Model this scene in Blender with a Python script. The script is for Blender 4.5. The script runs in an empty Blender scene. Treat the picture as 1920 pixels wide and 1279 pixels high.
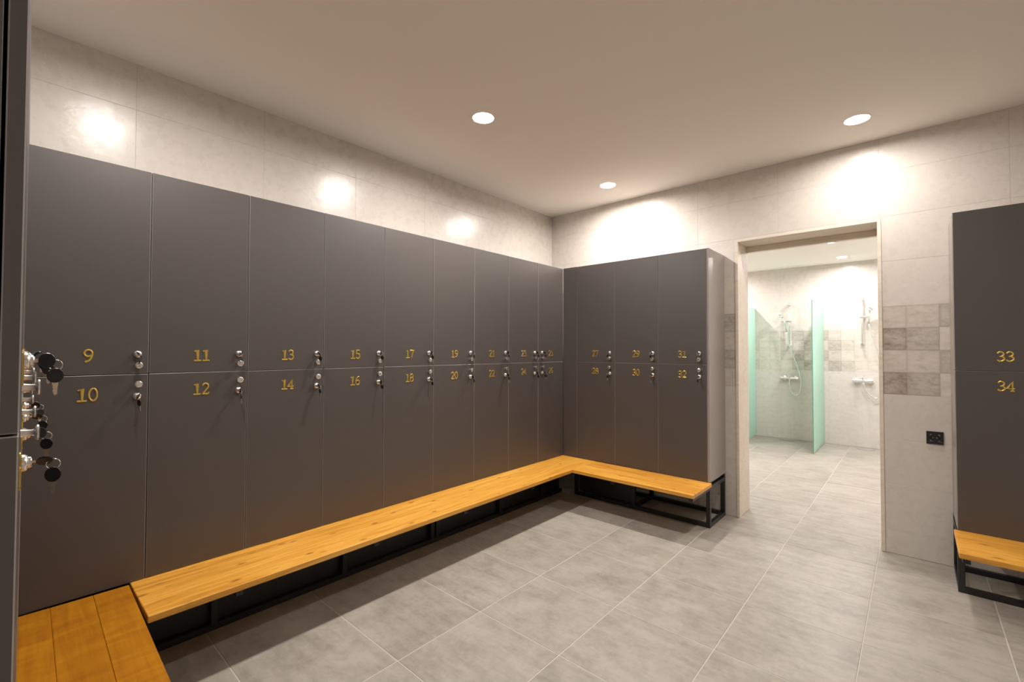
import bpy, bmesh, math, random
from mathutils import Matrix, Vector
random.seed(7)
SC = bpy.context.scene
COL = SC.collection
H = 1.365                                   # eye height above the floor

# ------------------------------------------------------------------ camera, world, exposure
cam_d = bpy.data.cameras.new('camera')
cam_d.sensor_width = 36.0
cam_d.lens = 846.8 / 1920 * 36.0
cam_d.clip_start = 0.01
cam = bpy.data.objects.new('camera', cam_d)
COL.objects.link(cam)
cam.matrix_world = (Matrix.Translation((0, 0, H)) @ Matrix.Rotation(math.radians(41.709), 4, 'Z')
                    @ Matrix.Rotation(math.radians(91.174), 4, 'X') @ Matrix.Rotation(math.radians(0.137), 4, 'Z'))
SC.camera = cam
w = bpy.data.worlds.new('world'); SC.world = w; w.use_nodes = True
w.node_tree.nodes['Background'].inputs[0].default_value = (0.01, 0.01, 0.01, 1)
SC.view_settings.view_transform = 'Standard'
SC.view_settings.look = 'None'
SC.view_settings.exposure = 0.03
SC.view_settings.gamma = 1.0
SC.view_settings.use_curve_mapping = False
LAMP_STRENGTH = {'near': 580.0, 'left': 800.0, 'mid': 365.0, 'rear': 240.0, 'shower': 670.0}
LAMP_COLOR = (1.0, 0.933, 0.885)
LAMP_COLOR_SHOWER = (1.0, 0.935, 0.955)

# ------------------------------------------------------------------ key dimensions (metres)
XW, XL = -2.985, -2.561                     # left wall, left locker fronts
YB, YW, YW2 = 3.6234, 4.015, 4.300          # back locker fronts, back wall, its far side
YS = 8.102                                  # far wall of the shower room
ZC, ZCS = H + 1.473, H + 1.287              # ceilings
Z0, ZS, Z1 = 0.348, H - 0.1077, H + 0.801   # locker bottom, split, top
XR, YN, YR = 2.65, -0.47, -2.70           # right wall, wall behind the near lockers, rear wall
DP = 0.4                                    # locker width

# ------------------------------------------------------------------ materials
def mat(name, base=(.5, .5, .5), rough=.5, metal=0.0, spec=.5, **kw):
    m = bpy.data.materials.new(name); m.use_nodes = True
    b = m.node_tree.nodes['Principled BSDF']
    b.inputs['Base Color'].default_value = (*base, 1)
    b.inputs['Roughness'].default_value = rough
    b.inputs['Metallic'].default_value = metal
    b.inputs['Specular IOR Level'].default_value = spec
    for k, v in kw.items():
        b.inputs[k].default_value = v
    m.diffuse_color = (*base, 1)
    return m

class N:
    """small helper to wire nodes"""
    def __init__(s, m):
        s.t = m.node_tree; s.b = s.t.nodes['Principled BSDF']
    def new(s, kind, **kw):
        n = s.t.nodes.new(kind)
        for k, v in kw.items():
            if k in n.inputs: n.inputs[k].default_value = v
            else: setattr(n, k, v)
        return n
    def link(s, a, b): s.t.links.new(a, b)
    def coords(s, scale=(1, 1, 1), rand=20.0):
        tc = s.new('ShaderNodeTexCoord'); oi = s.new('ShaderNodeObjectInfo')
        mul = s.new('ShaderNodeVectorMath', operation='SCALE')
        cmb = s.new('ShaderNodeCombineXYZ')
        for i in range(3): s.link(oi.outputs['Random'], cmb.inputs[i])
        s.link(cmb.outputs[0], mul.inputs[0]); mul.inputs['Scale'].default_value = rand
        add = s.new('ShaderNodeVectorMath', operation='ADD')
        s.link(tc.outputs['Object'], add.inputs[0]); s.link(mul.outputs[0], add.inputs[1])
        mp = s.new('ShaderNodeMapping'); mp.inputs['Scale'].default_value = scale
        s.link(add.outputs[0], mp.inputs[0])
        return mp.outputs[0], oi.outputs['Random']
    def noise(s, vec, scale, detail=4, rough=.55, dist=0.0):
        n = s.new('ShaderNodeTexNoise'); n.inputs['Scale'].default_value = scale
        n.inputs['Detail'].default_value = detail; n.inputs['Roughness'].default_value = rough
        n.inputs['Distortion'].default_value = dist
        s.link(vec, n.inputs['Vector']); return n.outputs['Fac']
    def ramp(s, fac, stops):
        r = s.new('ShaderNodeValToRGB'); e = r.color_ramp.elements
        while len(e) < len(stops): e.new(.5)
        for x, (p, c) in zip(e, stops):
            x.position = p; x.color = (*c, 1) if len(c) == 3 else c
        s.link(fac, r.inputs[0]); return r.outputs['Color']
    def math(s, op, a, b=None, c=None):
        n = s.new('ShaderNodeMath', operation=op)
        for i, v in enumerate((a, b, c)):
            if v is None: continue
            if isinstance(v, (int, float)): n.inputs[i].default_value = v
            else: s.link(v, n.inputs[i])
        return n.outputs[0]
    def mix(s, fac, a, b, mode='MIX'):
        n = s.new('ShaderNodeMix', data_type='RGBA', blend_type=mode)
        for i, v in ((0, fac), (6, a), (7, b)):
            if isinstance(v, (int, float)): n.inputs[i].default_value = v
            elif isinstance(v, tuple): n.inputs[i].default_value = (*v, 1)
            else: s.link(v, n.inputs[i])
        return n.outputs[2]
    def bump(s, h, strength=.2, dist=.01):
        n = s.new('ShaderNodeBump'); n.inputs['Strength'].default_value = strength
        n.inputs['Distance'].default_value = dist
        s.link(h, n.inputs['Height']); s.link(n.outputs[0], s.b.inputs['Normal'])
    def base(s, c): s.link(c, s.b.inputs['Base Color'])

M = {}
# floor tile: cloudy concrete look with streaks running along local x
m = mat('concrete_look_floor_tile', rough=.42, spec=.4); n = N(m)
v, rnd = n.coords((1, 1, 1)); v2, _ = n.coords((.55, 2.6, 1))
c1 = n.noise(v, 5.0, 8, .68, .3); c2 = n.noise(v2, 8.0, 7, .66); c3 = n.noise(v, 34, 4, .65)
f = n.math('ADD', n.math('ADD', n.math('MULTIPLY', c1, .62), n.math('MULTIPLY', c2, .40)), n.math('MULTIPLY', c3, .22))
f = n.math('ADD', f, n.math('MULTIPLY', rnd, .05))
col = n.ramp(f, [(.40, (.235, .211, .176)), (.57, (.345, .314, .267)), (.74, (.440, .405, .352))])
n.base(col); n.bump(f, .12, .004)
n.link(n.math('ADD', n.math('MULTIPLY', c1, .25), .30), n.b.inputs['Roughness'])
M['floor_tile'] = m
M['floor_grout'] = mat('floor_grout', (.56, .52, .465), .8)
# wall tile: ivory, gently uneven glaze
m = mat('ivory_wall_tile', rough=.25, spec=.5); n = N(m)
v, rnd = n.coords((1, 1, 1)); v2, _ = n.coords((.6, .6, 2.2))
c1 = n.noise(v2, 5, 6, .6, .4); c2 = n.noise(v, 17, 5, .65)
f = n.math('ADD', n.math('MULTIPLY', c1, .7), n.math('MULTIPLY', c2, .3))
n.base(n.ramp(f, [(.28, (.645, .598, .542)), (.72, (.685, .638, .582))]))
n.bump(n.math('ADD', n.noise(v, 9, 3, .5), n.math('MULTIPLY', n.noise(v, 42, 2, .5), .06)), .16, .012)
n.link(n.math('ADD', n.math('MULTIPLY', c2, .16), .20), n.b.inputs['Roughness'])
M['wall_tile'] = m
M['wall_grout'] = mat('wall_grout', (.50, .455, .40), .7)
# printed decor patches
def decor(name, a, b, c, edge):
    m = mat(name, rough=.33, spec=.4); n = N(m)
    v, rnd = n.coords((1, 1, 1)); v2, _ = n.coords((.7, .7, 1.5))
    c1 = n.noise(v2, 15, 6, .62, .8); c2 = n.noise(v, 45, 5, .7)
    f = n.math('ADD', n.math('MULTIPLY', c1, .65), n.math('MULTIPLY', c2, .35))
    col = n.ramp(f, [(.33, a), (.5, b), (.66, c)])
    tc = n.new('ShaderNodeTexCoord'); sp = n.new('ShaderNodeSeparateXYZ'); n.link(tc.outputs['Generated'], sp.inputs[0])
    dx = n.math('ABSOLUTE', n.math('SUBTRACT', sp.outputs[0], .5)); dz = n.math('ABSOLUTE', n.math('SUBTRACT', sp.outputs[2], .5))
    d = n.math('ADD', n.math('MAXIMUM', dx, dz), n.math('MULTIPLY', c1, .16))
    mk = n.ramp(d, [(.50, (0, 0, 0)), (.60, (1, 1, 1))])
    col = n.mix(n.math('MULTIPLY', mk, edge), col, a)
    n.base(col); n.bump(f, .1, .003)
    return m
M['decor_pale'] = decor('decor_tile_pale', (.47, .42, .36), (.60, .55, .485), (.66, .615, .55), .6)
M['decor_grey'] = decor('decor_tile_weathered', (.34, .30, .26), (.50, .455, .40), (.61, .565, .50), .6)
M['decor_brown'] = decor('decor_tile_brown', (.24, .19, .155), (.42, .365, .315), (.58, .525, .46), .6)
M['decor_wash'] = decor('decor_tile_washed', (.56, .51, .44), (.66, .61, .54), (.71, .66, .59), .3)
M['ceiling'] = mat('ceiling_paint', (.92, .875, .815), .85, spec=.2)
M['wall_paint'] = mat('wall_paint_plain', (.80, .755, .70), .5)
# lockers
m = mat('charcoal_laminate', (.07, .06, .057), .45, spec=.9); n = N(m)
v, rnd = n.coords((1, 1, .02), 9.0)
c1 = n.noise(v, 420, 2, .5)
n.base(n.ramp(c1, [(.3, (.066, .0550, .0505)), (.7, (.070, .0590, .0545))]))
n.link(n.math('ADD', n.math('MULTIPLY', c1, .06), .44), n.b.inputs['Roughness'])
M['laminate'] = m
M['edge_band'] = mat('light_grey_edge_band', (.33, .305, .29), .4)
M['lit_side_laminate'] = mat('grey_laminate_lit_side', (.33, .295, .272), .27, spec=.6)  # grey laminate made paler: light on the end panel put into the colour
M['black_steel'] = mat('black_powder_coated_steel', (.014, .013, .013), .38, spec=.5)
M['chrome'] = mat('chrome', (.90, .88, .86), .27, 1.0)
M['drain_steel'] = mat('drain_steel', (.40, .38, .36), .5, 1.0)
M['nickel'] = mat('worn_nickel', (.66, .56, .44), .28, 1.0)
M['black_plastic'] = mat('black_plastic', (.012, .012, .013), .35)
M['gold'] = mat('gold_numerals', (.80, .56, .13), .26, .85)
M['white_plastic'] = mat('white_lamp_ring', (.8, .78, .75), .4)
# bench timber
def timber(name, a, b, c, knot, rough, knots=True, cross=False):
    m = mat(name, rough=rough, spec=.45); n = N(m)
    v, rnd = n.coords((.55, 9, 9)); vk, _ = n.coords((3.4, 7.5, .01)); vb, _ = n.coords((.5, 2.0, 2.0))
    g = n.noise(v, 3.0, 7, .62, 1.2); g2 = n.noise(v, 14, 4, .6); wb = n.noise(vb, 2.2, 3, .5)
    f = n.math('ADD', n.math('ADD', n.math('MULTIPLY', g, .55), n.math('MULTIPLY', g2, .2)), n.math('MULTIPLY', wb, .25))
    if cross:
        vc, _ = n.coords((6.5, 1.2, 1)); f = n.math('ADD', n.math('MULTIPLY', f, .6), n.math('MULTIPLY', n.noise(vc, 2.4, 5, .6, .8), .4))
    f = n.math('ADD', f, n.math('MULTIPLY', n.math('SUBTRACT', rnd, .5), .07))
    col = n.ramp(f, [(.38, a), (.5, b), (.62, c)])
    if knots:
        vo = n.new('ShaderNodeTexVoronoi', feature='F1'); vo.inputs['Scale'].default_value = 2.0
        n.link(vk, vo.inputs['Vector'])
        kd = n.math('ADD', vo.outputs['Distance'], n.math('MULTIPLY', n.math('SUBTRACT', g2, .5), .16))
        k = n.ramp(kd, [(.06, (1, 1, 1)), (.20, (0, 0, 0))])
        vo2 = n.new('ShaderNodeTexWhiteNoise'); n.link(vo.outputs['Color'], vo2.inputs['Vector'])
        sel = n.math('GREATER_THAN', vo2.outputs['Value'], .25)
        col = n.mix(n.math('MULTIPLY', n.math('MULTIPLY', k, sel), .8), col, knot)
    n.base(col); n.bump(g, .08, .003)
    return m
M['pine'] = timber('honey_stained_pine', (.56, .235, .028), (.76, .365, .050), (.88, .475, .092), (.30, .10, .015), .36)
M['oak'] = timber('amber_stained_plank', (.31, .104, .003), (.42, .155, .004), (.52, .215, .008), (.2, .07, .01), .33, False, True)
M['light_wood'] = timber('pale_wood_lining', (.70, .615, .505), (.77, .695, .59), (.82, .75, .65), (.5, .4, .3), .45, False)
# frosted green glass
m = mat('frosted_green_glass', (.50, .80, .66), .45); n = N(m)
tr = n.new('ShaderNodeBsdfTranslucent'); tr.inputs['Color'].default_value = (.70, .89, .81, 1)
mx = n.new('ShaderNodeMixShader'); mx.inputs[0].default_value = .5
n.b.inputs['Base Color'].default_value = (.66, .86, .77, 1)
out = n.t.nodes['Material Output']
n.link(n.b.outputs[0], mx.inputs[1]); n.link(tr.outputs[0], mx.inputs[2]); n.link(mx.outputs[0], out.inputs[0])
M['glass'] = m
M['glass_edge'] = mat('green_glass_edge', (.10, .34, .22), .2)
def emit(name, strength, color):
    m = mat(name, (1, 1, 1)); b = m.node_tree.nodes['Principled BSDF']
    b.inputs['Emission Color'].default_value = (*color, 1); b.inputs['Emission Strength'].default_value = strength
    return m
for k_, v_ in LAMP_STRENGTH.items():
    M['lamp_'+k_] = emit('lit_diffuser_'+k_, v_, LAMP_COLOR_SHOWER if k_ == 'shower' else LAMP_COLOR)

# ------------------------------------------------------------------ mesh helpers
def link_mesh(name, me, parent=None, loc=(0, 0, 0), rot=(0, 0, 0)):
    o = bpy.data.objects.new(name, me); COL.objects.link(o)
    o.location = loc; o.rotation_euler = rot
    if parent is not None: o.parent = parent
    return o

def empty(name, loc=(0, 0, 0), rz=0.0):
    o = bpy.data.objects.new(name, None); COL.objects.link(o)
    o.location = loc; o.rotation_euler = (0, 0, rz); o.empty_display_size = .05
    return o

def tag(o, label=None, cat=None, group=None, kind=None):
    if label: o['label'] = label
    if cat: o['category'] = cat
    if group: o['group'] = group
    if kind: o['kind'] = kind
    return o

def add_chbox(bm, c, s, ch=.002, mi=0, front=None, emi=0):
    """box with chamfered edges; front = (axis, sign): faces other than the front flat get material emi"""
    hs = [x / 2 for x in s]; ch = min(ch, min(hs) * .8)
    V = {}
    for a in (-1, 1):
        for b in (-1, 1):
            for d in (-1, 1):
                sg = (a, b, d)
                for ax in range(3):
                    p = [c[i] + sg[i] * (hs[i] if i == ax else hs[i] - ch) for i in range(3)]
                    V[(sg, ax)] = bm.verts.new(p)
    def face(vs, isf):
        f = bm.faces.new(vs); f.material_index = mi if isf else emi
        cen = f.calc_center_median() - Vector(c)
        f.normal_update()
        if f.normal.dot(cen) < 0: f.normal_flip()
    for ax in range(3):
        o1, o2 = (ax + 1) % 3, (ax + 2) % 3
        for s0 in (-1, 1):
            q = []
            for p1, p2 in ((-1, -1), (1, -1), (1, 1), (-1, 1)):
                sg = [0, 0, 0]; sg[ax] = s0; sg[o1] = p1; sg[o2] = p2
                q.append(V[(tuple(sg), ax)])
            face(q, True)
        # edges parallel to ax
        for p1 in (-1, 1):
            for p2 in (-1, 1):
                sgm = [0, 0, 0]; sgm[o1] = p1; sgm[o2] = p2
                lo = list(sgm); lo[ax] = -1; hi = list(sgm); hi[ax] = 1
                face([V[(tuple(lo), o1)], V[(tuple(hi), o1)], V[(tuple(hi), o2)], V[(tuple(lo), o2)]], False)
    for a in (-1, 1):
        for b in (-1, 1):
            for d in (-1, 1):
                face([V[((a, b, d), 0)], V[((a, b, d), 1)], V[((a, b, d), 2)]], False)

def finish(name, bm, mats, smooth=False):
    me = bpy.data.meshes.new(name)
    bm.to_mesh(me); bm.free()
    for x in (mats if isinstance(mats, (list, tuple)) else [mats]): me.materials.append(M[x])
    if smooth:
        for p in me.polygons: p.use_smooth = True
    return me

def box_mesh(name, s, mats, ch=.002, c=(0, 0, 0), front=None):
    bm = bmesh.new(); add_chbox(bm, c, s, ch, 0, front, 1 if front else 0)
    return finish(name, bm, mats)

def boxes(name, lst, mats, ch=.002):
    """lst of (x0,x1,y0,y1,z0,z1)"""
    bm = bmesh.new()
    for x0, x1, y0, y1, z0, z1 in lst:
        add_chbox(bm, ((x0+x1)/2, (y0+y1)/2, (z0+z1)/2), (x1-x0, y1-y0, z1-z0), ch)
    return finish(name, bm, mats)

def span(name, x0, x1, y0, y1, z0, z1, mats, parent=None, ch=.002):
    """one box object whose origin is its own centre"""
    me = box_mesh(name, (x1-x0, y1-y0, z1-z0), mats, ch)
    return link_mesh(name, me, parent, ((x0+x1)/2, (y0+y1)/2, (z0+z1)/2))

def add_lathe(bm, prof, mtx, seg=20, mi=0):
    """prof: (radius, height) along local z"""
    rings = []
    for r, z in prof:
        if r < 1e-6: rings.append([bm.verts.new(mtx @ Vector((0, 0, z)))])
        else: rings.append([bm.verts.new(mtx @ Vector((r*math.cos(2*math.pi*i/seg), r*math.sin(2*math.pi*i/seg), z))) for i in range(seg)])
    for A, B in zip(rings, rings[1:]):
        for i in range(seg):
            j = (i+1) % seg
            if len(A) == 1: vs = [A[0], B[j], B[i]]
            elif len(B) == 1: vs = [A[i], A[j], B[0]]
            else: vs = [A[i], A[j], B[j], B[i]]
            f = bm.faces.new(vs); f.material_index = mi

def add_tube(bm, pts, r, seg=8, closed=False, mi=0):
    pts = [Vector(p) for p in pts]; k = len(pts); rings = []
    up = Vector((0, 0, 1))
    for i, p in enumerate(pts):
        a = pts[(i-1) % k] if (closed or i > 0) else p
        b = pts[(i+1) % k] if (closed or i < k-1) else p
        t = (b-a).normalized()
        ref = up if abs(t.dot(up)) < .92 else Vector((0, 1, 0))
        s1 = t.cross(ref).normalized(); s2 = t.cross(s1).normalized()
        rings.append([bm.verts.new(p + r*(math.cos(2*math.pi*q/seg)*s1 + math.sin(2*math.pi*q/seg)*s2)) for q in range(seg)])
    rng = range(k if closed else k-1)
    for i in rng:
        A, B = rings[i], rings[(i+1) % k]
        # match ring twist
        off = min(range(seg), key=lambda o: (A[0].co - B[o].co).length) if seg else 0
        for q in range(seg):
            f = bm.faces.new([A[q], A[(q+1) % seg], B[(q+1+off) % seg], B[(q+off) % seg]]); f.material_index = mi
    if not closed:
        bm.faces.new(rings[0]); bm.faces.new(list(reversed(rings[-1])))
    bmesh.ops.recalc_face_normals(bm, faces=bm.faces[:])

def tube_mesh(name, pts, r, mats, seg=10, closed=False):
    bm = bmesh.new(); add_tube(bm, pts, r, seg, closed); return finish(name, bm, mats, True)

def lathe_mesh(name, prof, mats, mtx=Matrix(), seg=24, smooth=False):
    bm = bmesh.new(); add_lathe(bm, prof, mtx, seg)
    bmesh.ops.recalc_face_normals(bm, faces=bm.faces[:])
    me = finish(name, bm, mats, True)
    if hasattr(me, 'set_sharp_from_angle'): me.set_sharp_from_angle(angle=math.radians(35))
    return me

def bez(p0, p1, p2, p3, k=14):
    o = []
    for i in range(k+1):
        t = i/k; u = 1-t
        o.append(tuple(u**3*a + 3*u*u*t*b + 3*u*t*t*c + t**3*d for a, b, c, d in zip(p0, p1, p2, p3)))
    return o

# ------------------------------------------------------------------ structure
def structure(name, boxes_, mats):
    return tag(link_mesh(name, boxes(name, boxes_, mats, .0005)), kind='structure')

T, GX, GY = .5048, -2.2159, .6655
floor = structure('floor', [(XW-.2, XR+.2, YR-.2, YS+.2, -.06, -.0016)], 'floor_grout')
ft = {}
def floor_tile(x0, x1, y0, y1):
    g = .0024
    w_, h_ = round(x1-x0-2*g, 4), round(y1-y0-2*g, 4)
    if w_ < .01 or h_ < .01: return
    if (w_, h_) not in ft: ft[(w_, h_)] = box_mesh('tile', (w_, h_, .008), 'floor_tile', .0012)
    link_mesh('tile', ft[(w_, h_)], floor, ((x0+x1)/2, (y0+y1)/2, -.004 + random.uniform(-.0004, 0)))
def grid(lo, hi, org, step):
    k = math.floor((lo-org)/step); e = [lo]
    while org+(k+1)*step < hi - .004:
        k += 1
        if org+k*step > lo + .004: e.append(org+k*step)
    return e + [hi]
ys = grid(YR, YS, GY, T)
for a, b in zip(ys, ys[1:]):
    if b <= YN+.1: xr = (-.9, XR)
    elif a < YW2: xr = (XW, XR)
    else: xr = (-2.9, .62)
    xs = grid(*xr, GX, T)
    for c, d in zip(xs, xs[1:]): floor_tile(c, d, a, b)

# ceilings with a round hole for every recessed lamp (listed by column: x -> [(y, label, strength factor)])
LAMPS = {-2.024: [(.40, 'round recessed downlight above lockers 9 and 10', 'near'),
                  (1.992, 'round recessed downlight above the middle of the left locker row', 'left'),
                  (3.55, 'round recessed downlight nearest the inner corner, above lockers 25 and 27', 'left')],
         -.256: [(1.99, 'round recessed downlight over the middle of the floor, outside the picture', 'mid'),
                 (3.58, 'round recessed downlight in front of the doorway', 'mid')],
         .63: [(-2.15, 'added fill downlight at the rear wall, outside the picture', 'rear')],  # rear lamps are added out of view as fill light
         1.52: [(-2.15, 'added fill downlight in the rear right corner, outside the picture', 'rear'),
                (-1.22, 'added fill downlight behind the camera, right, outside the picture', 'rear')]}
LAMPS_S = {-2.42: [(6.462, 'added fill downlight on the left of the shower ceiling, behind the jamb', 'shower'),  # this column is unseen, added to keep the shower room bright
                   (7.605, 'added fill downlight over the left shower stall, behind the jamb', 'shower')],
           -1.60: [(5.70, 'added fill downlight at the left behind the lintel, hidden by the wall', 'shower')],  # unseen lamp added as fill for the shower walls
           -.727: [(6.462, 'round downlight nearer the doorway on the shower ceiling', 'shower'),
                   (7.605, 'round downlight nearer the showers on the shower ceiling', 'shower')],
           -.10: [(5.70, 'added fill downlight at the right behind the lintel, hidden by the wall', 'shower'),  # both lamps here are unseen, added as shower fill
                  (6.60, 'added fill downlight at the far right of the shower ceiling, hidden by the wall', 'shower')]}
def holed_ceiling(x0, x1, y0, y1, z, cols, r, seg=32):
    bm = bmesh.new()
    def quad(a, b, c, d):
        bm.faces.new([bm.verts.new((a, c, z)), bm.verts.new((a, d, z)), bm.verts.new((b, d, z)), bm.verts.new((b, c, z))])
    hs = .12; px = x0
    for cx in sorted(cols):
        quad(px, cx-hs, y0, y1); py = y0
        for cy, *_ in sorted(cols[cx]):
            quad(cx-hs, cx+hs, py, cy-hs)
            inn, outr = [], []
            for k in range(seg):
                a = 2*math.pi*(k+.5)/seg; c_, s_ = math.cos(a), math.sin(a); m_ = max(abs(c_), abs(s_))
                inn.append(bm.verts.new((cx+r*c_, cy+r*s_, z))); outr.append(bm.verts.new((cx+hs*c_/m_, cy+hs*s_/m_, z)))
            for k in range(seg):
                j = (k+1) % seg; bm.faces.new([inn[j], inn[k], outr[k], outr[j]])
            for k in range(seg):                      # square corners
                j = (k+1) % seg; A, B = outr[k].co, outr[j].co
                if abs(A.x-B.x) > 1e-6 and abs(A.y-B.y) > 1e-6:
                    cn = Vector((cx+math.copysign(hs, A.x+B.x-2*cx), cy+math.copysign(hs, A.y+B.y-2*cy), z))
                    bm.faces.new([outr[j], outr[k], bm.verts.new(cn)])
            py = cy+hs
        quad(cx-hs, cx+hs, py, y1); px = cx+hs
    quad(px, x1, y0, y1)
    bm.normal_update()
    for f in bm.faces:
        if f.normal.z > 0: f.normal_flip()
    add_chbox(bm, ((x0+x1)/2, (y0+y1)/2, z+.10), (x1-x0, y1-y0, .10), .0005)
    return tag(link_mesh('ceiling', finish('ceiling', bm, 'ceiling')), kind='structure')
ceiling = holed_ceiling(XW-.2, XR+.2, YR-.2, YW2, ZC, LAMPS, .066)
ceiling2 = holed_ceiling(-3.1, .9, YW2, YS+.2, ZCS, LAMPS_S, .056)
wl = structure('wall_left', [(XW-.2, XW-.0010, YN-.2, YW2, 0, ZC)], 'wall_grout')
wb = structure('wall_back', [(XW-.006, -1.102, YW+.0010, YW2, 0, ZC), (-1.102, -.163, YW+.0010, YW2, H+.914, ZC),
                             (-.163, XR, YW+.0010, YW2, 0, ZC)], 'wall_grout')
wr = structure('wall_right', [(XR, XR+.2, YR-.2, YW2, 0, ZC)], 'wall_paint')
wn = structure('wall_near', [(XW-.006, -.90, YR, YN, 0, ZC)], 'wall_paint')
wrr = structure('wall_rear', [(XW-.2, XR, YR-.2, YR, 0, ZC)], 'wall_paint')
wf = structure('wall_far', [(-3.1, .9, YS+.0010, YS+.2, 0, ZCS)], 'wall_grout')
wsl = structure('wall_shower_left', [(-3.1, -2.9, YW2, YS+.006, 0, ZCS)], 'wall_paint')
wsr = structure('wall_shower_right', [(.62, .9, YW2, YS+.006, 0, ZCS)], 'wall_paint')

ROWS = [0.0015, H-1.205, H-.900, H-.597, H-.293, H+.007, H+.307, H+.616, H+.926, H+1.236, ZC]
wt = {}
def wall_tile(parent, axis, u0, u1, z0, z1, plane, m_='wall_tile', g=.0006):
    """tile on a wall; axis 'x': wall runs along x and faces -y; axis 'y': runs along y and faces +x"""
    w_, h_ = round(u1-u0-2*g, 4), round(z1-z0-2*g, 4)
    if w_ < .006 or h_ < .006: return
    key = (axis, w_, h_, m_)
    if key not in wt:
        wt[key] = box_mesh('tile', (w_, .006, h_) if axis == 'x' else (.006, w_, h_), m_, .0007)
    dpt = random.uniform(0, .0003)
    loc = ((u0+u1)/2, plane+.003+dpt, (z0+z1)/2) if axis == 'x' else (plane-.003-dpt, (u0+u1)/2, (z0+z1)/2)
    link_mesh('tile', wt[key], parent, loc)
# left wall above the lockers
yj = grid(YN, YW, .430, .614)
for z0, z1 in ((H+.79, H+.926), (H+.926, H+1.236), (H+1.236, ZC)):
    for a, b in zip(yj, yj[1:]): wall_tile(wl, 'y', a, b, z0, z1, XW)
# back wall
XJ = [-2.985, -2.631, -2.017, -1.403, -.788, -.171, .443, 1.057, 1.671, 2.285, XR]
def clip_cells(x0, x1, edges):
    e = [x0] + [q for q in edges if x0+.004 < q < x1-.004] + [x1]
    return list(zip(e, e[1:]))
BAND = [-.171 + .161*k - .029 for k in range(-8, 22)]
PAT = [['decor_pale', 'decor_pale', 'decor_grey', 'decor_pale'], ['decor_brown', 'decor_grey', 'decor_wash', 'decor_grey']]
for r, (z0, z1) in enumerate(zip(ROWS, ROWS[1:])):
    for (x0, x1) in (((XW, XR),) if r >= 7 else ((-1.403, -1.102), (-.163, .443), (.443, XR))):
        a, b = z0, z1
        if b - a < .004: continue
        cells = clip_cells(x0, x1, XJ)
        if r in (4, 5):
            half = (z0+z1)/2
            for q, (lo, hi) in enumerate(((half, z1), (z0, half))):
                if x0 > .4: parts = clip_cells(.443, XR, [.443 + .153*k_ for k_ in range(1, 15)])
                elif x0 > -1: parts = [(-.163, -.039), (-.039, .122), (.122, .283), (.283, .443)]
                else: parts = [(-1.403, -1.25), (-1.25, -1.102)]
                for k, (c, d) in enumerate(parts):
                    nm = PAT[q][(k+q) % 4 if x0 > .4 else k] if x0 > -1 else ('decor_grey', 'decor_pale')[q]
                    wall_tile(wb, 'x', c, d, lo, hi, YW, nm)
            continue
        for c, d in cells:
            if a < H+.9 and c < -.165 and d > -1.10:            # the course beside and above the doorway
                if c < -1.102: wall_tile(wb, 'x', c, -1.102, a, b, YW)
                if d > -.163: wall_tile(wb, 'x', -.163, d, a, b, YW)
                if b > H+.918: wall_tile(wb, 'x', max(c, -1.102), min(d, -.163), H+.914, b, YW)
            else: wall_tile(wb, 'x', c, d, a, b, YW)
# shower room far wall
SXJ = grid(-2.9, .62, -1.565, .614)
SPJ = grid(-2.9, .62, -1.565, .1535)
ROWS_S = ROWS[:-2] + [H+1.236, ZCS]
for r, (z0, z1) in enumerate(zip(ROWS_S, ROWS_S[1:])):
    if r in (4, 5):
        half = (z0+z1)/2
        for q, (lo, hi) in enumerate(((half, z1), (z0, half))):
            for k, (c, d) in enumerate(zip(SPJ, SPJ[1:])):
                nm = ['decor_wash', 'decor_pale', 'decor_wash', 'decor_pale', 'decor_grey', 'decor_wash', 'decor_grey', 'decor_pale'][(k*3 + q*5) % 8]
                wall_tile(wf, 'x', c, d, lo, hi, YS, nm)
    else:
        for c, d in zip(SXJ, SXJ[1:]): wall_tile(wf, 'x', c, d, z0, z1, YS)

# doorway lining
dr = tag(empty('door_1', (-.632, YW, 0)), kind='structure')
def dpart(name, x0, x1, y0, y1, z0, z1):
    o = span(name, x0, x1, y0, y1, z0, z1, 'light_wood', None, .0015)
    o.parent = dr; o.location = Vector(o.location) - dr.location
    return o
dpart('jamb', -1.102, -1.080, YW-.006, YW2+.006, .001, H+.914)
dpart('jamb', -.185, -.163, YW-.006, YW2+.006, .001, H+.914)
dpart('lintel', -1.080, -.185, YW-.006, YW2+.006, H+.897, H+.914)
dpart('header', -1.080, -.185, YW+.245, YW2+.006, H+.850, H+.8968)

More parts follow.
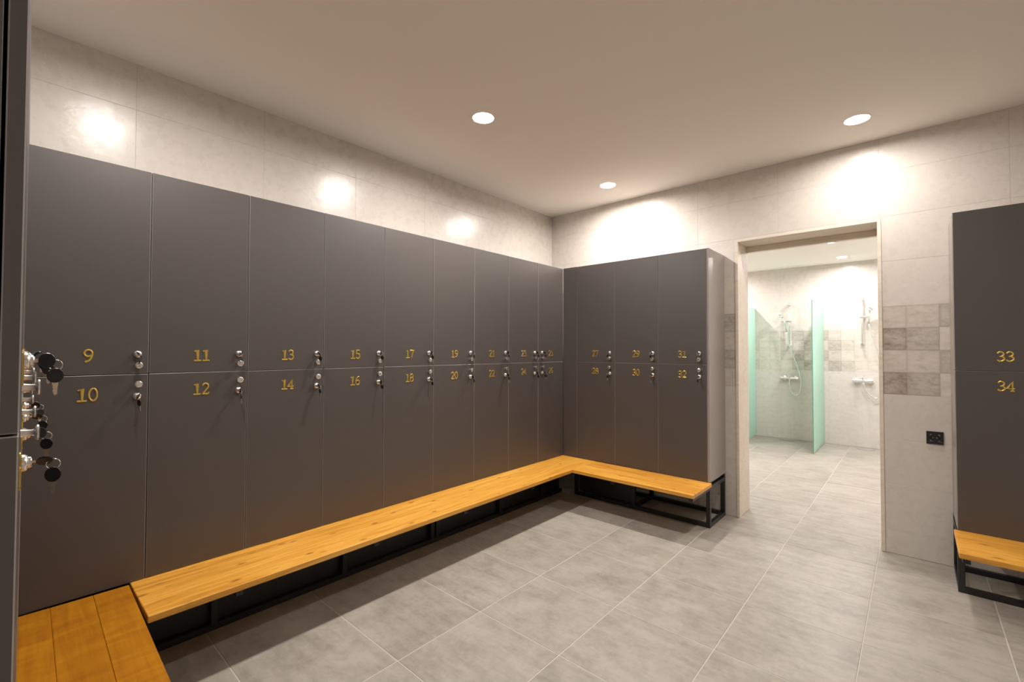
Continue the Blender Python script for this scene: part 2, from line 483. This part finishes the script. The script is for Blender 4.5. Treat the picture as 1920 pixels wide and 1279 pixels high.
# ------------------------------------------------------------------ numerals (slab serif, stroked)
def arc(cx, cy, rx, ry, a0, a1, k=14):
    return [(cx+rx*math.cos(math.radians(a0+(a1-a0)*i/k)), cy+ry*math.sin(math.radians(a0+(a1-a0)*i/k))) for i in range(k+1)]
GL = {
 '0': [arc(.30, .5, .22, .44, 0, 360, 24)],
 '1': [[(.10, .82), (.32, .94), (.32, .06)], [(.06, .055), (.58, .055)]],
 '2': [arc(.30, .70, .21, .24, 170, -35, 12) + [(.09, .06)], [(.08, .055), (.53, .055)], [(.53, .05), (.53, .20)]],
 '3': [arc(.28, .72, .20, .22, 160, -80, 12), arc(.28, .28, .24, .23, 80, -160, 14), [(.20, .50), (.32, .50)]],
 '4': [[(.56, .28), (.05, .28), (.40, .93), (.40, .06)], [(.26, .055), (.54, .055)]],
 '5': [[(.50, .93), (.14, .93), (.12, .55)] + arc(.28, .31, .24, .26, 120, -155, 14)],
 '6': [[(.47, .93)] + arc(.42, .34, .33, .56, 110, 180, 7), arc(.30, .29, .215, .235, 180, -180, 22)],
 '7': [[(.08, .78), (.08, .93), (.54, .93), (.26, .06)]],
 '8': [arc(.30, .72, .19, .21, -90, 270, 20), arc(.30, .28, .23, .225, 90, 450, 22)],
 '9': [[(.13, .07)] + arc(.18, .66, .33, .57, -70, 0, 7), arc(.30, .70, .215, .235, 0, 360, 22)],
}
def stroke(bm, pts, wd, d, closed=False):
    k = len(pts); L, R = [], []
    for i, p in enumerate(pts):
        a = pts[i-1] if i > 0 else (pts[-2] if closed else p)
        b = pts[i+1] if i < k-1 else (pts[1] if closed else p)
        t = Vector((b[0]-a[0], b[1]-a[1]))
        if t.length < 1e-9: t = Vector((1, 0))
        t.normalize(); nn = Vector((-t.y, t.x))
        q = Vector(p)
        # mitre
        if 0 < i < k-1:
            t1 = (Vector(p)-Vector(pts[i-1])).normalized(); c = max(.5, nn.dot(Vector((-t1.y, t1.x))))
        else: c = 1
        L.append(q + nn*wd/2/c); R.append(q - nn*wd/2/c)
    rows = []
    for l, r in zip(L, R):
        mid = (l+r)/2; li = mid+(l-mid)*.45; ri = mid+(r-mid)*.45     # rounded front
        rows.append([bm.verts.new((l.x, 0, l.y)), bm.verts.new((l.x, -d*.6, l.y)), bm.verts.new((li.x, -d, li.y)),
                     bm.verts.new((ri.x, -d, ri.y)), bm.verts.new((r.x, -d*.6, r.y)), bm.verts.new((r.x, 0, r.y))])
    for A, B in zip(rows, rows[1:]):
        for q in range(5): bm.faces.new([A[q], A[q+1], B[q+1], B[q]])
    bm.faces.new(rows[0]); bm.faces.new(list(reversed(rows[-1])))
DG = {}
DH = .057
for ch_, strokes in GL.items():
    bm = bmesh.new()
    for s_ in strokes: stroke(bm, [(x-.31, y-.5) for x, y in s_], .125, .042, False)
    bmesh.ops.recalc_face_normals(bm, faces=bm.faces[:])
    for v_ in bm.verts: v_.co *= DH
    DG[ch_] = finish('digit', bm, 'gold')

# ------------------------------------------------------------------ lockers
OUT = Matrix.Rotation(math.radians(90), 4, 'X')        # lathe z -> local -y (out of the door)
lock_me = lathe_mesh('lock', [(.0155, -.001), (.0155, .004), (.0148, .0072), (.0128, .0092), (.0108, .0100), (.0102, .0132), (.0086, .0147), (0, .0150)], 'chrome', OUT, 20)
knob_me = lathe_mesh('knob', [(.0075, -.001), (.0068, .004), (.0058, .013), (.0066, .0165), (.0132, .0185), (.0147, .0205), (.0142, .0225), (.0108, .0240), (0, .0242)], 'chrome', OUT, 20)
door_cache = {}
def locker(num, origin, rz, wdt, up, dpth, lock_x, label, group, side_left=False):
    z0, z1 = (ZS, Z1) if up else (Z0, ZS)
    t = tag(empty('locker', (origin[0], origin[1], z0), rz), label, 'locker', group)
    hh = z1 - z0
    side = 'lit_side_laminate' if num in (33, 34) else 'laminate'
    key = (round(wdt, 4), up, round(dpth, 3), side)
    if key not in door_cache:
        d_me = box_mesh('door', (wdt-.0034, .018, hh-.0032), ['laminate', 'edge_band'], .0016, (0, 0, 0), (1, -1))
        c_me = box_mesh('carcass', (wdt-.0006, dpth-.0215, hh-.0006), side, .0008)
        door_cache[key] = (d_me, c_me)
    d_me, c_me = door_cache[key]
    link_mesh('carcass', c_me, t, (wdt/2, .0215+(dpth-.0215)/2-.0003, hh/2))
    jit = random.uniform(-.0006, .0006)
    d = link_mesh('door', d_me, t, (wdt/2, .009+jit, hh/2+random.uniform(-.0004, .0004)))
    def onto(me, nm, x, z):
        return link_mesh(nm, me, d, (x-wdt/2, -.009, z-hh/2))
    zr = (lambda q: q) if up else (lambda q: hh+q)          # heights measured from the split
    s_ = str(num); pitch = .0345; nx = .2005 if lock_x > .2 else .195
    for i, c_ in enumerate(s_):
        onto(DG[c_], 'digit', nx+(i-(len(s_)-1)/2)*pitch, zr(.080 if up else -.081))
    if up: lz, kz = zr(.0865), zr(.0385)
    else: lz, kz = zr(-.0975), zr(-.0445)
    tag(onto(lock_me, 'lock', lock_x, lz), 'round chrome lock'); tag(onto(knob_me, 'knob', lock_x+.002, kz), 'round chrome knob')
    R = Matrix.Translation((origin[0], origin[1], z0)) @ Matrix.Rotation(rz, 4, 'Z')
    return R @ Vector((lock_x, -.0145, lz)), rz

# a pair of keys on a ring: one sits in the lock, the other hangs
def key_head_prof(): return [(0, -.0016), (.0118, -.0016), (.0128, 0), (.0118, .0016), (0, .0016)]
bm = bmesh.new(); add_lathe(bm, key_head_prof(), Matrix.Rotation(math.radians(90), 4, 'Y') @ Matrix.Diagonal((1.12, .92, 1, 1)), 20)
bmesh.ops.recalc_face_normals(bm, faces=bm.faces[:]); head_me = finish('key_head', bm, 'black_plastic')
# blade: flat bar along -z with notched edge, in the y-z plane
bm = bmesh.new()
prof = [(-.0042, 0), (.0042, 0), (.0042, -.006), (.0028, -.0085), (.0036, -.011), (.0022, -.014), (.0034, -.017), (.0024, -.020), (.0020, -.0235), (0, -.026), (-.0030, -.0235), (-.0034, -.009), (-.0042, -.006)]
f_ = [bm.verts.new((-.0009, y, z)) for y, z in prof]; b_ = [bm.verts.new((.0009, y, z)) for y, z in prof]
bm.faces.new(f_); bm.faces.new(list(reversed(b_)))
for i in range(len(prof)): j = (i+1) % len(prof); bm.faces.new([f_[j], f_[i], b_[i], b_[j]])
bmesh.ops.recalc_face_normals(bm, faces=bm.faces[:]); blade_me = finish('key_blade', bm, 'nickel')
bm = bmesh.new(); add_tube(bm, [(0, .0095*math.cos(2*math.pi*i/18), .0095*math.sin(2*math.pi*i/18)) for i in range(18)], .0008, 6, True)
ring_me = finish('key_ring', bm, 'chrome', True)
stub_me = box_mesh('key_shank', (.0020, .0075, .0065), 'nickel', .0004)
def keys(num, place, up):
    p, rz = place
    t = tag(empty('key_pair', p, rz), 'pair of black-headed keys on a ring, one turned in the lock of locker %s' % word(num), 'keys', 'keys left in the locker locks')
    tw = random.uniform(-50, 50); yaw = random.uniform(-35, 35)
    # inserted key: axis along local -y, twisted about it
    a = empty('inserted_key', (0, 0, 0)); bpy.data.objects.remove(a)
    rot = Matrix.Rotation(math.radians(tw), 4, 'Y')
    o = link_mesh('key_shank', stub_me, t); o.matrix_local = rot @ Matrix.Translation((0, -.0028, 0))
    o = link_mesh('key_head', head_me, t); o.matrix_local = rot @ Matrix.Translation((0, -.0165, 0))
    hy = -.0270                                         # hole near the outer rim
    o = link_mesh('key_ring', ring_me, t); o.matrix_local = Matrix.Translation((.001, hy-.001, -.0085)) @ Matrix.Rotation(math.radians(yaw*.6), 4, 'Z')
    swing = Matrix.Translation((.001, hy-.001, -.0165)) @ Matrix.Rotation(math.radians(random.uniform(-7, 7)), 4, 'Y') @ Matrix.Rotation(math.radians(yaw), 4, 'Z')
    o = link_mesh('key_head', head_me, t); o.matrix_local = swing @ Matrix.Translation((0, 0, -.0115))
    o = link_mesh('key_blade', blade_me, t); o.matrix_local = swing @ Matrix.Translation((0, 0, -.0225))

ONES = 'zero one two three four five six seven eight nine ten eleven twelve thirteen fourteen fifteen sixteen seventeen eighteen nineteen'.split()
def word(k):
    return ONES[k] if k < 20 else ('twenty', 'thirty')[k//10-2] + ('' if k % 10 == 0 else '-' + ONES[k % 10])
def level(up): return 'upper' if up else 'lower'
G_ = 'numbered charcoal lockers'
# left wall: 9-26
d0 = .0295
ends = [d0 + DP*i for i in range(9)] + [YB]
for i in range(9):
    for up in (True, False):
        num = 9 + 2*i + (0 if up else 1)
        wd = ends[i+1]-ends[i]
        lx = .06 if i == 8 else (.352 if i == 7 else .36)
        pl = locker(num, (XL, ends[i]), math.radians(90), wd, up, XL-XW, lx,
                    '%s charcoal locker on the left wall bearing the gold number %s' % (level(up), word(num)), G_)
        keys(num, pl, up)
# back wall: 27-32
ex = [-2.4012, -1.9965, -1.5962, -1.2035]
for i in range(3):
    for up in (True, False):
        num = 27 + 2*i + (0 if up else 1)
        pl = locker(num, (ex[i], YB), 0, ex[i+1]-ex[i], up, YW-YB, .335 if i == 2 else .352,
                    '%s charcoal locker left of the doorway bearing the gold number %s' % (level(up), word(num)), G_)
        keys(num, pl, up)
# right of the doorway: 33, 34
for up in (True, False):
    num = 33 if up else 34
    pl = locker(num, (.1695, YB), 0, DP, up, YW-YB, .36, '%s charcoal locker right of the doorway bearing the gold number %s' % (level(up), word(num)), G_)
    keys(num, pl, up)
# near row beside the camera: 1-8, set a little out of square
EDGE = Vector((-.841, .013)); SL = .0215
RZN = math.pi - math.atan(SL)
dirn = Vector((math.cos(RZN), math.sin(RZN)))
for i in range(4):
    p = EDGE + dirn*DP*i
    for up in (True, False):
        num = 1 + 2*i + (0 if up else 1)
        pl = locker(num, (p.x, p.y), RZN, DP, up, .40, .36, '%s charcoal locker number %s in the row seen edge-on at far left' % (level(up), word(num)), G_)
        keys(num, pl, up)
# filler and end panels
pa = link_mesh('filler_panel', box_mesh('filler_panel', (-2.4012-XL-.002, .018, Z1-Z0), ['laminate', 'edge_band'], .001, (0, 0, 0), (1, -1)), None, ((-2.4012+XL)/2, YB+.011, (Z0+Z1)/2))
tag(pa, 'narrow dark filler panel in the inner corner between lockers 25 and 27', 'panel')
pe = link_mesh('end_panel', box_mesh('end_panel', (.0155, YW-YB-.001, Z1-Z0), 'lit_side_laminate', .0012), None, (-1.1875-.0078, (YB+YW)/2, (Z0+Z1)/2))
tag(pe, 'tall grey end panel, toned as lit, closing the locker row left of the doorway', 'panel')
pr_ = link_mesh('filler_panel', box_mesh('filler_panel', (.118, .018, Z1-Z0), ['laminate', 'edge_band'], .001, (0, 0, 0), (1, -1)), None, (0, 0, 0), (0, 0, RZN))
q = EDGE + dirn*(DP*4+.060); nrm = Vector((-dirn.y, dirn.x))
pr_.location = (q.x+nrm.x*.011, q.y+nrm.y*.011, (Z0+Z1)/2)
tag(pr_, 'narrow dark filler panel between locker 7 and the left wall lockers', 'panel')

# ------------------------------------------------------------------ benches on black steel frames
TB = .030                                              # tube size
def tube_part(t, name, x0, x1, y0, y1, z0, z1):
    o = span(name, x0, x1, y0, y1, z0, z1, 'black_steel', None, .0015)
    o.parent = t; o.location = Vector(o.location) - t.location
    return o
def plank(t, name, length, width, th, m_, loc, rz=0.0):
    me = box_mesh(name, (length, width, th), m_, .0025)
    o = link_mesh(name, me, t, Vector(loc) - t.location, (0, 0, rz)); return o
BT = .028
# left bench
b1 = tag(empty('bench', (-2.375, 2.0, 0)), 'long honey pine bench along lockers 11 to 25 on the left wall', 'bench', 'pine benches on black frames')
plank(b1, 'seat_board', YB-.379, .385, BT, 'pine', (-2.3825, (YB+.379)/2, Z0-BT/2), math.radians(90))
zt1 = Z0 - BT - .0005; zt0 = zt1 - TB
for xf in ((-2.589, -2.559), (-2.975, -2.945)):
    tube_part(b1, 'rail', xf[0], xf[1], .08, YB-.02, .001, .001+TB)
    if xf[0] > -2.7: tube_part(b1, 'rail', xf[0], xf[1], .08, YB-.02, zt0, zt1)
    else: tube_part(b1, 'rail', xf[0], xf[1], .08, YB-.02, Z0-TB-.0005, Z0-.0005)
for y in (.70, 1.375, 2.035, 2.080, 2.74, 3.30):
    tube_part(b1, 'post', -2.589, -2.559, y-TB/2, y+TB/2, .001+TB, zt0)
    tube_part(b1, 'post', -2.975, -2.945, y-TB/2, y+TB/2, .001+TB, Z0-TB-.0005)
    if y != 2.080:
        tube_part(b1, 'bracket', -2.559, -2.215, y-TB/2, y+TB/2, zt0, zt1)
        tube_part(b1, 'rail', -2.945, -2.589, y-TB/2, y+TB/2, .001, .001+TB)
        tube_part(b1, 'rail', -2.945, -2.589, y-TB/2, y+TB/2, zt0, zt1)
span_p = tube_part(b1, 'shade_panel', -2.612, -2.594, .10, YB-.02, .002, zt0-.001)  # added dark sheet standing in for the deep shade under the seat
# back bench
b2 = tag(empty('bench', (-1.68, 3.45, 0)), 'short honey pine bench under lockers 27 to 32 left of the doorway', 'bench', 'pine benches on black frames')
plank(b2, 'seat_board', 2.189-1.172, .386, BT, 'pine', ((-2.189-1.172)/2, 3.236+.193, Z0-BT/2))
for (ya, yb_) in ((YB, YB+TB), (YW-.04, YW-.01)):
    tube_part(b2, 'rail', -2.43, -1.187, ya, yb_, .001, .001+TB)
    zz = (zt0, zt1) if ya < YB+.1 else (Z0-TB-.0005, Z0-.0005)
    tube_part(b2, 'rail', -2.43, -1.187, ya, yb_, *zz)
    for x1_ in (-1.187, -1.812, -2.40):
        tube_part(b2, 'post', x1_-TB, x1_, ya, yb_, .001+TB, zz[0])
for x1_ in (-1.187, -1.812):
    tube_part(b2, 'rail', x1_-TB, x1_, YB+TB, YW-.04, .001, .001+TB)
    tube_part(b2, 'rail', x1_-TB, x1_, YB+TB, YW-.04, zt0, zt1)
    tube_part(b2, 'bracket', x1_-TB, x1_, 3.262, YB, zt0, zt1)
tube_part(b2, 'shade_panel', -2.395, -1.845, YB+.034, YB+.050, .033, zt0-.001)  # added sheet that blackens the shaded gap below the back lockers
# right bench
b3 = tag(empty('bench', (.37, 3.45, 0)), 'honey pine bench under lockers 33 and 34 right of the doorway', 'bench', 'pine benches on black frames')
plank(b3, 'seat_board', .42, .41, BT, 'pine', (.156+.21, 3.222+.205, Z0-BT/2))
for (ya, yb_) in ((YB, YB+TB), (YW-.04, YW-.01)):
    tube_part(b3, 'rail', .1695, .5695, ya, yb_, .001, .001+TB)
    zz = (zt0, zt1) if ya < YB+.1 else (Z0-TB-.0005, Z0-.0005)
    tube_part(b3, 'rail', .1695, .5695, ya, yb_, *zz)
    for x1_ in (.1695, .5395): tube_part(b3, 'post', x1_, x1_+TB, ya, yb_, .001+TB, zz[0])
for x1_ in (.1695, .5395):
    tube_part(b3, 'rail', x1_, x1_+TB, YB+TB, YW-.04, .001, .001+TB)
    tube_part(b3, 'rail', x1_, x1_+TB, YB+TB, YW-.04, zt0, zt1)
    tube_part(b3, 'bracket', x1_, x1_+TB, 3.25, YB, zt0, zt1)
# near bench: three planks along the near row, in that row's own frame
b4 = tag(empty('bench', (EDGE.x, EDGE.y, 0), RZN), 'low bench of three amber planks in the bottom left corner', 'bench')
LN = 1.712
for k, (a, b) in enumerate(((-.032, .0850), (.0850, .2095), (.2095, .3235))):
    me = box_mesh('plank', (LN, b-a-.0007, BT), 'oak', .0012)
    link_mesh('plank', me, b4, (LN/2, -(a+b)/2, Z0-BT/2-random.uniform(0, .001)))
def near_tube(name, x0, x1, y0, y1, z0, z1):
    me = box_mesh(name, (x1-x0, y1-y0, z1-z0), 'black_steel', .0015)
    link_mesh(name, me, b4, ((x0+x1)/2, (y0+y1)/2, (z0+z1)/2))
for y in (.04, .36):
    near_tube('rail', 0, 1.60, y-TB/2, y+TB/2, .001, .001+TB)
    zz = (zt0, zt1) if y < .1 else (Z0-TB-.0005, Z0-.0005)
    near_tube('rail', 0, 1.60, y-TB/2, y+TB/2, *zz)
    for x in (.015, .8, 1.585): near_tube('post', x-TB/2, x+TB/2, y-TB/2, y+TB/2, .001+TB, zz[0])
for x in (.015, .8, 1.585):
    near_tube('bracket', x-TB/2, x+TB/2, -.30, .04-TB/2, zt0, zt1)
    near_tube('rail', x-TB/2, x+TB/2, .04+TB/2, .36-TB/2, .001, .001+TB)

# ------------------------------------------------------------------ ceiling lamps
DN = Matrix.Rotation(math.pi, 4, 'X')
def lamp_meshes(mk, r):
    ring = lathe_mesh('ring', [(r*1.10, .0003), (r*1.10, .0012), (r*1.04, .0030), (r*.99, .0022), (r*.985, -.0095), (r*.6, -.0105), (0, -.0105)], 'white_plastic', DN, 32)
    dif = lathe_mesh('diffuser', [(r*.975, -.0092), (r*.96, -.0072), (r*.6, -.0060), (0, -.0056)], mk, DN, 32)
    return ring, dif
LMS = {k: lamp_meshes('lamp_'+k, .056 if k == 'shower' else .066) for k in LAMP_STRENGTH}
for cols, z, g_ in ((LAMPS, ZC, 'round recessed downlights'), (LAMPS_S, ZCS, 'round downlights of the shower room')):
    for cx in cols:
        for cy, lb, k in cols[cx]:
            t = tag(empty('ceiling_lamp', (cx, cy, z)), lb, 'lamp', g_)
            link_mesh('ring', LMS[k][0], t); link_mesh('diffuser', LMS[k][1], t)

# ------------------------------------------------------------------ shower room
def glass(x, label):
    t = tag(empty('glass_partition', (x, 7.60, 0)), label, 'partition', 'frosted glass shower partitions')
    bm = bmesh.new()
    y0, y1, z0, z1 = 7.12, YS-.0005, .012, H+.682
    add_chbox(bm, (0, (y0+y1)/2-7.60, (z0+z1)/2), (.010, y1-y0, z1-z0), .0008)
    for f in bm.faces:
        f.material_index = 0 if abs(f.normal.x) > .9 else 1
    link_mesh('pane', finish('pane', bm, ['glass', 'glass_edge']), t)
    link_mesh('foot', box_mesh('foot', (.018, .035, .0105), 'chrome', .001), t, (0, -.42, .0055))
    link_mesh('foot', box_mesh('foot', (.018, .035, .0105), 'chrome', .001), t, (0, .40, .0055))
glass(-1.930, 'frosted green glass partition half hidden by the left doorway jamb')
glass(-1.012, 'frosted green glass partition between the two shower stalls')

def shower(xr, zt_, zb_, zs_, side, lab):
    """riser rail with slider, hand shower and hose"""
    yo = -.055
    t = tag(empty('shower_rail', (xr, YS, 0)), 'chrome shower rail with hand shower in the %s stall' % lab, 'shower', 'shower rails')
    bm = bmesh.new(); add_tube(bm, [(0, yo, zb_), (0, yo, zt_)], .010, 12); link_mesh('rail', finish('rail', bm, 'chrome', True), t)
    for z in (zt_-.03, zb_+.03):
        link_mesh('wall_bracket', lathe_mesh('wall_bracket', [(.024, .001), (.024, .012), (.014, .018), (.012, .066), (.015, .072), (0, .073)], 'chrome', OUT, 16), t, (0, 0, z))
    link_mesh('slider', box_mesh('slider', (.13, .05, .022), 'chrome', .006), t, (side*.035, yo-.008, zs_))
    hx = side*.085
    if side > 0:
        pts = [(hx-.01, yo-.035, zs_-.09), (hx, yo-.045, zs_), (hx+.004, yo-.055, zs_+.09)]
        hd = Vector((hx+.004, yo-.075, zs_+.105)); tilt = 25
    else:
        pts = [(-.030, yo-.035, zs_-.16), (-.052, yo-.045, zs_-.02), (-.085, yo-.055, zs_+.075)]
        hd = Vector((-.105, yo-.075, zs_+.085)); tilt = 20
    bm = bmesh.new(); add_tube(bm, pts, .011, 10)
    add_lathe(bm, [(.012, .018), (.034, .012), (.046, 0), (.044, -.010), (0, -.012)], Matrix.Translation(hd) @ Matrix.Rotation(math.radians(tilt), 4, 'X'), 20)
    bmesh.ops.recalc_face_normals(bm, faces=bm.faces[:])
    link_mesh('hand_shower', finish('hand_shower', bm, 'chrome', True), t)
    zm = H-.42
    if side > 0:
        hose = bez(pts[0], (hx+.03, yo-.04, H+.15), (.20, yo-.03, H-.10), (.215, yo-.02, H-.36)) + \
               bez((.215, yo-.02, H-.37), (.22, yo-.02, H-.62), (.16, yo-.02, H-.68), (.115, yo-.02, H-.64))[1:] + \
               bez((.115, yo-.02, H-.64), (.05, yo-.02, H-.60), (.012, yo-.02, H-.52), (.01, yo-.03, zm-.03))[1:]
    else:
        hose = bez(pts[0], (-.02, yo-.045, zs_-.35), (.06, yo-.045, H-.05), (.125, yo-.03, H-.30)) + \
               bez((.125, yo-.03, H-.30), (.165, yo-.03, H-.45), (.165, yo-.03, H-.66), (.09, yo-.03, H-.675))[1:] + \
               bez((.09, yo-.03, H-.675), (.02, yo-.03, H-.68), (.0, yo-.03, H-.56), (.0, yo-.03, zm-.03))[1:]
    link_mesh('hose', tube_mesh('hose', hose, .0075, 'chrome', 8), t)
    # mixer
    xm = .0 if side > 0 else .0
    mx_ = tag(empty('shower_mixer', (xr+xm, YS, zm)), 'chrome wall mixer tap in the %s stall' % lab, 'tap', 'shower mixer taps')
    bm = bmesh.new(); add_tube(bm, [(-.115, -.06, 0), (-.10, -.06, 0), (.10, -.06, 0), (.115, -.06, 0)], .022, 14); link_mesh('body', finish('body', bm, 'chrome', True), mx_)
    for s in (-.075, .075):
        link_mesh('escutcheon', lathe_mesh('escutcheon', [(.034, .001), (.033, .010), (.018, .016), (.016, .060), (0, .061)], 'chrome', OUT, 20), mx_, (s, 0, 0))
    for s in (-1, 1):
        link_mesh('end_cap', lathe_mesh('end_cap', [(.022, 0), (.029, .006), (.029, .036), (.024, .042), (0, .043)], 'chrome', Matrix.Rotation(s*math.radians(90), 4, 'Y'), 18), mx_, (s*.078, -.06, 0))
    bm = bmesh.new(); add_lathe(bm, [(.018, 0), (.018, .030), (.012, .036), (0, .036)], Matrix.Translation((0, -.06, .018)), 16)
    add_chbox(bm, (0, -.095, .050), (.022, .085, .010), .003); bmesh.ops.recalc_face_normals(bm, faces=bm.faces[:])
    link_mesh('lever', finish('lever', bm, 'chrome'), mx_)
    link_mesh('outlet', lathe_mesh('outlet', [(.012, .020), (.012, -.030), (.009, -.034), (0, -.034)], 'chrome', Matrix(), 14), mx_, (0, -.06, -.02))
shower(-1.441, H+.745, H+.055, H+.455, -1, 'left')
shower(-.548, H+.760, H+.070, H+.478, 1, 'right')
# floor drains
def drain(x, lab):
    t = tag(empty('floor_drain', (x, YS-.16, 0)), 'thin steel floor drain at the wall of the %s shower stall' % lab, 'drain', 'shower floor drains')
    link_mesh('frame', boxes('frame', [(-.10, .10, -.03, -.022, .0005, .004), (-.10, .10, .022, .03, .0005, .004), (-.10, -.092, -.022, .022, .0005, .004), (.092, .10, -.022, .022, .0005, .004)], 'drain_steel', .0006), t)
    for k in range(4):
        link_mesh('slat', box_mesh('slat', (.182, .006, .0025), 'drain_steel', .0006), t, (0, -.0165+.011*k, .0018))
drain(-1.47, 'left'); drain(-.52, 'right')

# ------------------------------------------------------------------ wall socket
so = tag(empty('wall_socket', (.0915, YW, H-.560)), 'square black wall socket low beside the doorway and locker 34', 'socket')
link_mesh('plate', boxes('plate', [(-.041, .041, -.009, -.0002, .024, .041), (-.041, .041, -.009, -.0002, -.041, -.024), (-.041, -.024, -.009, -.0002, -.024, .024), (.024, .041, -.009, -.0002, -.024, .024)], 'black_plastic', .0015), so)
link_mesh('insert', lathe_mesh('insert', [(.0245, .001), (.0245, .0095), (.0215, .0100), (.0200, .0040), (0, .0035)], 'black_plastic', OUT, 28), so)
for s in (-1, 1):
    link_mesh('contact', lathe_mesh('contact', [(.0032, .0035), (.0032, .0045), (.0015, .0047), (0, .0047)], 'drain_steel', OUT, 10), so, (s*.0095, 0, 0))
    link_mesh('earth_clip', box_mesh('earth_clip', (.003, .004, .002), 'drain_steel', .0004), so, (0, -.0065, s*.0185))
